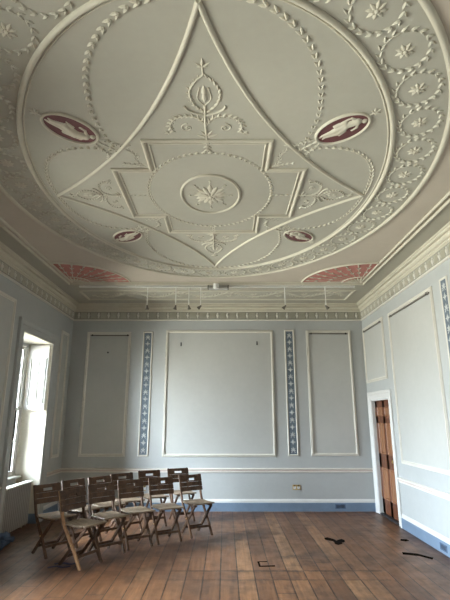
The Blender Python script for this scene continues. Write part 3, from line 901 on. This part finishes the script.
b = MB(); b.lathe([(0.010, 0.13), (0.020, 0.15), (0.022, 0.19), (0.016, 0.215), (0.006, 0.22)], (rx-0.03, ry1+0.035, 0.0), 10); b.build('valve', 'plastic', t, True)

# ------------------------------------------------------------------ door
t = structure(empty('door_1', (XR, (DY0+DY1)/2, 0)), 'brown six-panel wooden door in a white casing on the right wall', 'door')
b = MB(on_right)
pr = [(0.003, -0.002), (0.003, 0.014), (0.022, 0.018), (0.030, 0.010), (0.085, 0.018), (0.10, 0.030), (0.135, 0.034), (0.145, 0.026), (0.145, -0.002)]
b.sweep([(DY0, 0.0), (DY0, DZ), (DY1, DZ), (DY1, 0.0)], pr, False); b.build('casing', 'white', t)
b = MB(); 
b.box(XR-0.008, XR+0.18, DY0-0.004, DY0+0.018, 0, DZ); b.box(XR-0.008, XR+0.18, DY1-0.018, DY1+0.004, 0, DZ); b.box(XR-0.008, XR+0.18, DY0, DY1, DZ-0.018, DZ+0.004); b.build('jamb', 'white', t)
b = MB(); b.box(XR-0.01, XR+0.12, DY0+0.005, DY1-0.005, 0.0, 0.022); b.build('threshold', 'black', t)
XD = XR+0.052
def on_door(u, z, h): return (XD-h, u, z)
u0, u1, z0, z1 = DY0+0.020, DY1-0.020, 0.030, DZ-0.022
b = MB(on_door); b.plate([(u0, z0), (u1, z0), (u1, z1), (u0, z1)], -0.040, -0.014)
sw = 0.115; um = (u0+u1)/2
rails = [(z0, 0.27), (0.80, 1.03), (1.565, 1.68), (1.84, z1)]
for a, c in rails: b.plate([(u0, a), (u1, a), (u1, c), (u0, c)], -0.016, 0.0)
for a, c in ((u0, u0+sw), (um-0.05, um+0.05), (u1-sw, u1)): b.plate([(a, z0), (c, z0), (c, z1), (a, z1)], -0.016, 0.0)
leaf = b.build('door_leaf', 'door', t)
for a, c in ((0.27, 0.80), (1.03, 1.565), (1.68, 1.84)):
    for p, q in ((u0+sw, um-0.05), (um+0.05, u1-sw)):
        b = MB(on_door)
        b.sweep([(p, a), (q, a), (q, c), (p, c)], [(0, -0.015), (0, 0.004), (0.008, 0.006), (0.018, -0.004), (0.022, -0.015)])
        g = 0.045
        b.add([(p+0.02, a+0.02, -0.015), (q-0.02, a+0.02, -0.015), (q-0.02, c-0.02, -0.015), (p+0.02, c-0.02, -0.015), (p+g, a+g, -0.004), (q-g, a+g, -0.004), (q-g, c-g, -0.004), (p+g, c-g, -0.004)],
              [(0, 1, 5, 4), (1, 2, 6, 5), (2, 3, 7, 6), (3, 0, 4, 7), (4, 5, 6, 7)])
        b.build('panel', 'doorpanel', leaf)
kz, ku = 0.93, u0+0.055
b = MB(on_door); b.plate([(ku-0.022, kz-0.09), (ku+0.022, kz-0.09), (ku+0.022, kz+0.07), (ku-0.022, kz+0.07)], 0.0, 0.005); b.build('escutcheon', 'brass', leaf)
b = MB(on_door); b.lathe([(0.026, 0.004), (0.026, 0.010), (0.010, 0.014), (0.010, 0.034), (0.024, 0.042), (0.029, 0.056), (0.022, 0.068), (0.006, 0.072)], (ku, kz+0.02, 0), 16); b.build('knob', 'brass', leaf, True)
for z in (0.35, 1.70):
    b = MB(on_door); b.box(u1-0.006, u1+0.012, z-0.05, z+0.05, -0.01, 0.006); b.build('hinge', 'brass', leaf)
# blue plinth block by the door in the corner
b = MB(on_right); b.box(8.862, YB-0.027, 0.0, 0.149, -0.001, 0.028)
structure(b.build('baseboard_right', 'blue'), 'short blue skirting between door and far corner', 'skirting board')

# ------------------------------------------------------------------ ceiling track with hanging spots
TY, TZ = 7.50, 3.855
t = empty('light_track', (-0.12, TY, ZC), 'white lighting track under the ceiling along the far end of the room', 'light track')
b = MB(); b.box(-2.53, 2.25, TY-0.017, TY+0.017, TZ-0.012, TZ+0.014); b.build('rail', 'plastic', t)
for x in (-2.45, -1.55, -0.55, 0.35, 1.35, 2.17):
    b = MB(); b.tube([(x, TY, TZ+0.01), (x, TY, ZC-0.001)], 0.008, 6); b.build('stem', 'plastic', t)
b = MB(); b.bbox(-0.285, 0.045, TY-0.060, TY+0.055, TZ-0.050, TZ+0.006, 0.01)
for k in range(10): b.box(-0.265+k*0.031, -0.253+k*0.031, TY-0.066, TY-0.058, TZ-0.044, TZ)
b.build('transformer_box', 'greyplastic', t)
for s in (-0.30, 0.045):
    b = MB(); b.box(s, s+0.018, TY-0.05, TY+0.05, TZ-0.046, TZ+0.016); b.build('end_bracket', 'railwood', t)
b = MB(); b.lathe([(0.048, ZC-0.001), (0.048, ZC-0.090), (0.040, ZC-0.104), (0.015, ZC-0.108)], (-0.152, 7.42, 0), 16); b.build('junction_cap', 'plastic', t, True)
spots = [(-1.338, 0.0), (-0.848, 0.25), (-0.622, -0.2), (-0.421, 0.9), (1.034, 0.75), (1.735, -0.8)]
words = ['leftmost hanging spotlight on the track, alone over the chairs', 'second hanging spotlight from the left on the track', 'third hanging spotlight from the left on the track', 'fourth hanging spotlight from the left, beside the grey transformer box', 'tilted hanging spotlight right of the transformer box', 'rightmost hanging spotlight on the track, near the red fan']
spot0 = None
for (x, tilt), lab in zip(spots, words):
    if spot0 is None:
        t = empty('hanging_spotlight', (0, 0, 0), lab, 'spotlight', 'small spotlights hanging from the ceiling track')
        b = MB(); b.tube([(0, 0, 0), (0, 0, -0.335)], 0.0075, 6); b.build('wire', 'plastic', t)
        b = MB(); b.bbox(-0.012, 0.012, -0.012, 0.012, -0.006, 0.0, 0.002); b.build('clip', 'plastic', t)
        # lamp head: its own axis so it can be tilted
        hd = bpy.data.objects.new('lamp_head', None)
        b = MB(); b.lathe([(0.008, 0.02), (0.014, 0.010), (0.016, -0.01), (0.030, -0.048), (0.032, -0.056), (0.027, -0.056), (0.014, -0.02), (0.004, -0.018)], (0, 0, 0), 12)
        h = b.build('lamp_head', 'railwood', None, True); h.parent = t; h.location = (0, 0, -0.335)
        b = MB(); b.lathe([(0.004, -0.018), (0.018, -0.03), (0.025, -0.052), (0.010, -0.056)], (0, 0, 0), 10)
        g = b.build('bulb', 'plastic', None, True); g.parent = h
        bpy.data.objects.remove(hd)
        spot0 = t; cur = t; head = h
    else:
        cur = spot0.copy(); COL.objects.link(cur)
        for ch in spot0.children:
            c = ch.copy(); COL.objects.link(c); c.parent = cur
            if ch.name.startswith('lamp_head'): head = c
            for gch in ch.children:
                d = gch.copy(); COL.objects.link(d); d.parent = c
        cur['label'] = lab
    cur.location = (x, TY, TZ-0.0135)
    head.rotation_euler = (0.35, tilt, 0)

# ------------------------------------------------------------------ folding chairs
def post_pt(z):
    """forward distance of the long leg at height z, measured from the back's top"""
    P = [(0.0, 0.42), (0.15, 0.325), (0.30, 0.215), (0.40, 0.140), (0.46, 0.105), (0.54, 0.075), (0.65, 0.042), (0.80, 0.0)]
    for (za, sa), (zb, sb) in zip(P, P[1:]):
        if za <= z <= zb: return sa+(sb-sa)*(z-za)/(zb-za)
    return P[-1][1] if z > 0.8 else P[0][1]
YO = 0.21
def cy(s): return YO-s                                    # chair faces -y
def ribbon(b, path, x, w, d):
    """bent bar in the y-z plane: path [(y, z)], w across x, d in plane"""
    vs = []; N = len(path)
    for i, (y, z) in enumerate(path):
        a = Vector(path[min(i+1, N-1)])-Vector(path[max(i-1, 0)]); a.normalize(); nrm = Vector((-a.y, a.x))
        for sx, sn in ((-1, -1), (1, -1), (1, 1), (-1, 1)):
            vs.append((x+sx*w/2, y+nrm.x*sn*d/2, z+nrm.y*sn*d/2))
    fs = []
    for i in range(N-1):
        for k in range(4): fs.append((i*4+k, i*4+(k+1) % 4, i*4+4+(k+1) % 4, i*4+4+k))
    fs += [(3, 2, 1, 0), tuple(N*4-4+k for k in range(4))]
    b.add(vs, fs)
def make_chair(label, group):
    t = empty('folding_chair', (0, 0, 0), label, 'chair', group)
    for s in (-1, 1):
        b = MB(); zs = [0.0, 0.15, 0.30, 0.40, 0.46, 0.54, 0.65, 0.80]
        ribbon(b, [(cy(post_pt(z)), z) for z in zs], s*0.168, 0.021, 0.034); b.build('leg', 'chair', t)
    for s in (-1, 1):
        b = MB(); ribbon(b, [(cy(0.06), 0.0), (cy(0.25), 0.215), (cy(0.445), 0.425)], s*0.140, 0.021, 0.032); b.build('leg', 'chair', t)
    # seat: slats on two side rails, front edge rounded
    b = MB()
    n = 7; d0, d1 = 0.085, 0.475; st = (d1-d0)/n
    for i in range(n):
        s0 = d0+i*st+0.003; s1 = d0+(i+1)*st-0.003
        hw = 0.178 if i > 0 else 0.150
        dip = 0.008*math.sin(PI*(i+0.5)/n)
        b.bbox(-hw, hw, cy(s1), cy(s0), 0.438-dip, 0.456-dip, 0.004)
    b.build('seat', 'seat', t)
    b = MB()
    for s in (-1, 1): ribbon(b, [(cy(0.10), 0.424), (cy(0.46), 0.424)], s*0.118, 0.018, 0.030)
    b.build('seat_rail', 'chair', t)
    # backrest: four slats following the posts, the top one with a hand slot
    b = MB()
    def slat(z0, z1, hw, x0=None):
        for xa, xb in ([(-hw, hw)] if x0 is None else x0):
            y0, y1 = cy(post_pt(z0)), cy(post_pt(z1)); vs = []
            for x in (xa, xb):
                for y, z, o in ((y0, z0, -0.017), (y0, z0, -0.031), (y1, z1, -0.031), (y1, z1, -0.017)): vs.append((x, y+o, z))
            b.add(vs, [(0, 1, 2, 3), (7, 6, 5, 4), (0, 4, 5, 1), (1, 5, 6, 2), (2, 6, 7, 3), (3, 7, 4, 0)])
    HW = 0.192
    slat(0.722, 0.755, HW, [(-HW, -0.065), (0.065, HW)])
    slat(0.755, 0.800, HW); slat(0.705, 0.722, HW)
    slat(0.642, 0.701, HW); slat(0.578, 0.637, HW)
    b.build('backrest', 'chair', t)
    # stretchers near the feet and a crossbar behind the seat
    b = MB(); b.bar((-0.158, cy(post_pt(0.12)), 0.12), (0.158, cy(post_pt(0.12)), 0.12), 0.018, 0.030); b.build('stretcher', 'chair', t)
    b = MB(); b.bar((-0.130, cy(0.147), 0.10), (0.130, cy(0.147), 0.10), 0.018, 0.030); b.build('stretcher', 'chair', t)
    for s in (-1, 1):
        b = MB(); b.lathe([(0.008, s*0.180-0.004), (0.008, s*0.180+0.004)], (0, cy(0.262), 0.235), 8, 'x'); b.build('pivot_bolt', 'brass', t)
    return t

# measured centres of the chair backs on the floor plan (metres) and the bearing of each back
front = [((-1.910, 5.985), 61), ((-1.680, 6.478), 44), ((-1.358, 6.845), 37), ((-0.964, 7.118), 31), ((-0.557, 7.453), 33)]
rear = [((-2.387, 6.442), 52), ((-2.190, 6.895), 56), ((-1.903, 7.237), 48), ((-1.655, 7.637), 41), ((-1.281, 8.026), 30), ((-0.838, 8.392), 26)]
fl = ['slatted wooden folding chair with one pale front leg, nearest end of the front row', 'wooden folding chair in the front row, second from the near left end', 'wooden folding chair in the middle of the front row of five', 'wooden folding chair in the front row, second from the right end', 'wooden folding chair at the right end of the front row, fully in view']
rl = ['wooden folding chair by the radiator at the left end of the back row', 'wooden folding chair in the back row behind the pale-legged chair', 'wooden folding chair in the back row, third from its radiator end', 'wooden folding chair in the back row, third from its far right end', 'wooden folding chair in the back row in front of the small socket', 'wooden folding chair at the right end of the back row, nearest the far wall']
proto = None
def place(pos, ang, label, group):
    global proto
    if proto is None:
        o = proto = make_chair(label, group)
    else:
        o = proto.copy(); COL.objects.link(o)
        for ch in proto.children:
            c = ch.copy(); COL.objects.link(c); c.parent = o
        o['label'] = label; o['group'] = group
    a = math.radians(ang)
    # back top sits YO behind the chair's origin
    o.location = (pos[0]+math.sin(a)*YO, pos[1]-math.cos(a)*YO, 0); o.rotation_euler = (0, 0, a)
    return o
first = None
for (p, a), l in list(zip(front, fl))[1:]: place(p, a, l, 'folding chairs in the front row')
for (p, a), l in zip(rear, rl): place(p, a, l, 'folding chairs in the back row')
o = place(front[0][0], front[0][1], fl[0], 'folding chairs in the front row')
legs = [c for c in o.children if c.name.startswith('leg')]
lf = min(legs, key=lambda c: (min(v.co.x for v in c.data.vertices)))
lf.data = lf.data.copy(); lf.data.materials[0] = M['palewood']; lf['label'] = 'pale front leg'  # this one front leg gets a paler brown than the other legs

# ------------------------------------------------------------------ small things on the floor
# crumpled dark blue cloth at the foot of the near pier
b = MB()
def blob_roll(b, cx, cy_, cz, L, r, ang, seed):
    rnd = random.Random(seed); n = 12; pts = []; rs = []
    for i in range(n+1):
        t = i/n-0.5
        pts.append((cx+math.cos(ang)*t*L+rnd.uniform(-0.012, 0.012), cy_+math.sin(ang)*t*L, cz+rnd.uniform(-0.01, 0.01)))
        rs.append(r*(0.75+0.35*rnd.random())*(0.55 if i in (0, n) else 1))
    b.tube(pts, rs, 10)
blob_roll(b, -3.000, 6.60, 0.050, 0.42, 0.050, 1.45, 3)
blob_roll(b, -2.925, 6.55, 0.040, 0.34, 0.040, 1.7, 5)
blob_roll(b, -2.995, 6.58, 0.115, 0.34, 0.046, 1.3, 8)
blob_roll(b, -2.945, 6.64, 0.080, 0.22, 0.036, 0.4, 9)
tag(b.build('cloth_bundle', 'cloth', None, True), 'crumpled dark blue cloth bundle on the floor beside the radiator recess', 'cloth')
def tape(pts, w, label):
    b = MB(lambda x, y, h: (x, y, 0.0005+h)); b.sweep(pts, [(-w/2, 0), (-w/2, 0.003), (w/2, 0.003), (w/2, 0)], False)
    return tag(b.build('tape_strip', 'tape'), label, 'tape', 'dark blue tape strips under the near chair')
tape(smooth_path([(-1.99, 5.86), (-1.90, 5.90), (-1.80, 5.86), (-1.73, 5.93)]), 0.045, 'dark blue tape strip on the floor, behind its twin under the pale-legged chair')
tape(smooth_path([(-2.02, 5.73), (-1.93, 5.78), (-1.86, 5.74), (-1.78, 5.78)]), 0.040, 'dark blue tape strip on the floor, nearer of two at the pale leg')
# floor box outline, hole and dark slots in the boards
t = empty('floor_box', (0.495, 5.86, 0), 'small dark-edged floor box let into the boards in mid floor', 'floor box')
b = MB(); b.box(0.405, 0.575, 5.79, 5.93, 0.0, 0.004); b.build('lid', 'floor', t)
b = MB(lambda x, y, h: (x, y, h)); b.sweep([(0.575, 5.79), (0.40, 5.78), (0.395, 5.94), (0.50, 5.95)], [(-0.010, 0), (-0.010, 0.005), (0.010, 0.005), (0.010, 0)], False); b.build('edge', 'void', t)
def patch(pts, name, label, cat):
    b = MB(); b.plate(pts, 0.0002, 0.003); return tag(b.build(name, 'void'), label, cat)
rnd = random.Random(4); pts = []
for i in range(18):
    q = 2*PI*i/18; r = 0.085*(1+0.55*math.sin(q*3+0.6)+0.35*rnd.uniform(-1, 1))
    pts.append((1.545+1.2*r*math.cos(q), 6.870+1.75*r*math.sin(q)))
patch(pts, 'floor_hole', 'ragged black broken patch in the boards in front of the far wall', 'floor hole')
patch([(2.225, 6.250), (2.40, 6.180), (2.50, 6.04), (2.54, 6.10), (2.47, 6.20), (2.42, 6.275), (2.25, 6.345)], 'floor_slot', 'black bent slot in the boards near the right skirting', 'floor slot')
patch([(2.44, 6.90), (2.50, 6.86), (2.56, 6.90), (2.55, 6.97), (2.47, 6.98)], 'floor_knot', 'small black knot hole in the boards before the door', 'knot hole')

# ------------------------------------------------------------------ daylight
w = bpy.data.worlds.new('overcast_sky'); S.world = w
t = NT(w)
out = t.node('ShaderNodeOutputWorld'); bg = t.node('ShaderNodeBackground')
tc = t.node('ShaderNodeTexCoord'); sp = t.node('ShaderNodeSeparateXYZ'); t.l.new(tc.outputs['Generated'], sp.inputs[0])
f = t.math('MULTIPLY_ADD', sp.outputs[2], 0.5, 0.5)
colr = t.ramp(f, [(0.0, (0.17, 0.165, 0.145, 1)), (0.47, (0.21, 0.21, 0.195, 1)), (0.52, (0.26, 0.285, 0.31, 1)), (0.66, (0.44, 0.50, 0.57, 1)), (0.80, (0.80, 0.90, 1.0, 1)), (1.0, (0.84, 0.93, 1.0, 1))])
t.l.new(colr, bg.inputs[0]); bg.inputs[1].default_value = 75.0
t.l.new(bg.outputs[0], out.inputs[0])
for a, c in OPEN:                                           # sampling portals in the window openings
    ld = bpy.data.lights.new('window_portal', 'AREA'); ld.shape = 'RECTANGLE'; ld.size = 2.3; ld.size_y = c-a
    ld.cycles.is_portal = True
    o = bpy.data.objects.new('window_portal', ld); COL.objects.link(o)
    o.location = (XL-0.56, (a+c)/2, 1.83); o.rotation_euler = (0, -PI/2, 0)

# ------------------------------------------------------------------ camera and colour management
cam = bpy.data.cameras.new('camera'); co = bpy.data.objects.new('camera', cam); COL.objects.link(co)
cam.sensor_fit = 'VERTICAL'; cam.sensor_height = 36.0; cam.sensor_width = 27.0; cam.lens = 27.0
cam.clip_start = 0.05
co.location = (0, 0, CAMZ); co.rotation_euler = (PI/2+math.atan(118/450.0), 0, 0)
S.camera = co
S.view_settings.view_transform = 'Standard'; S.view_settings.look = 'None'
S.view_settings.exposure = 1.86; S.view_settings.gamma = 1.0; S.view_settings.use_curve_mapping = False
S.cycles.use_denoising = True
S.cycles.max_bounces = 14; S.cycles.diffuse_bounces = 10; S.cycles.transparent_max_bounces = 12
S.cycles.caustics_reflective = False; S.cycles.caustics_refractive = False
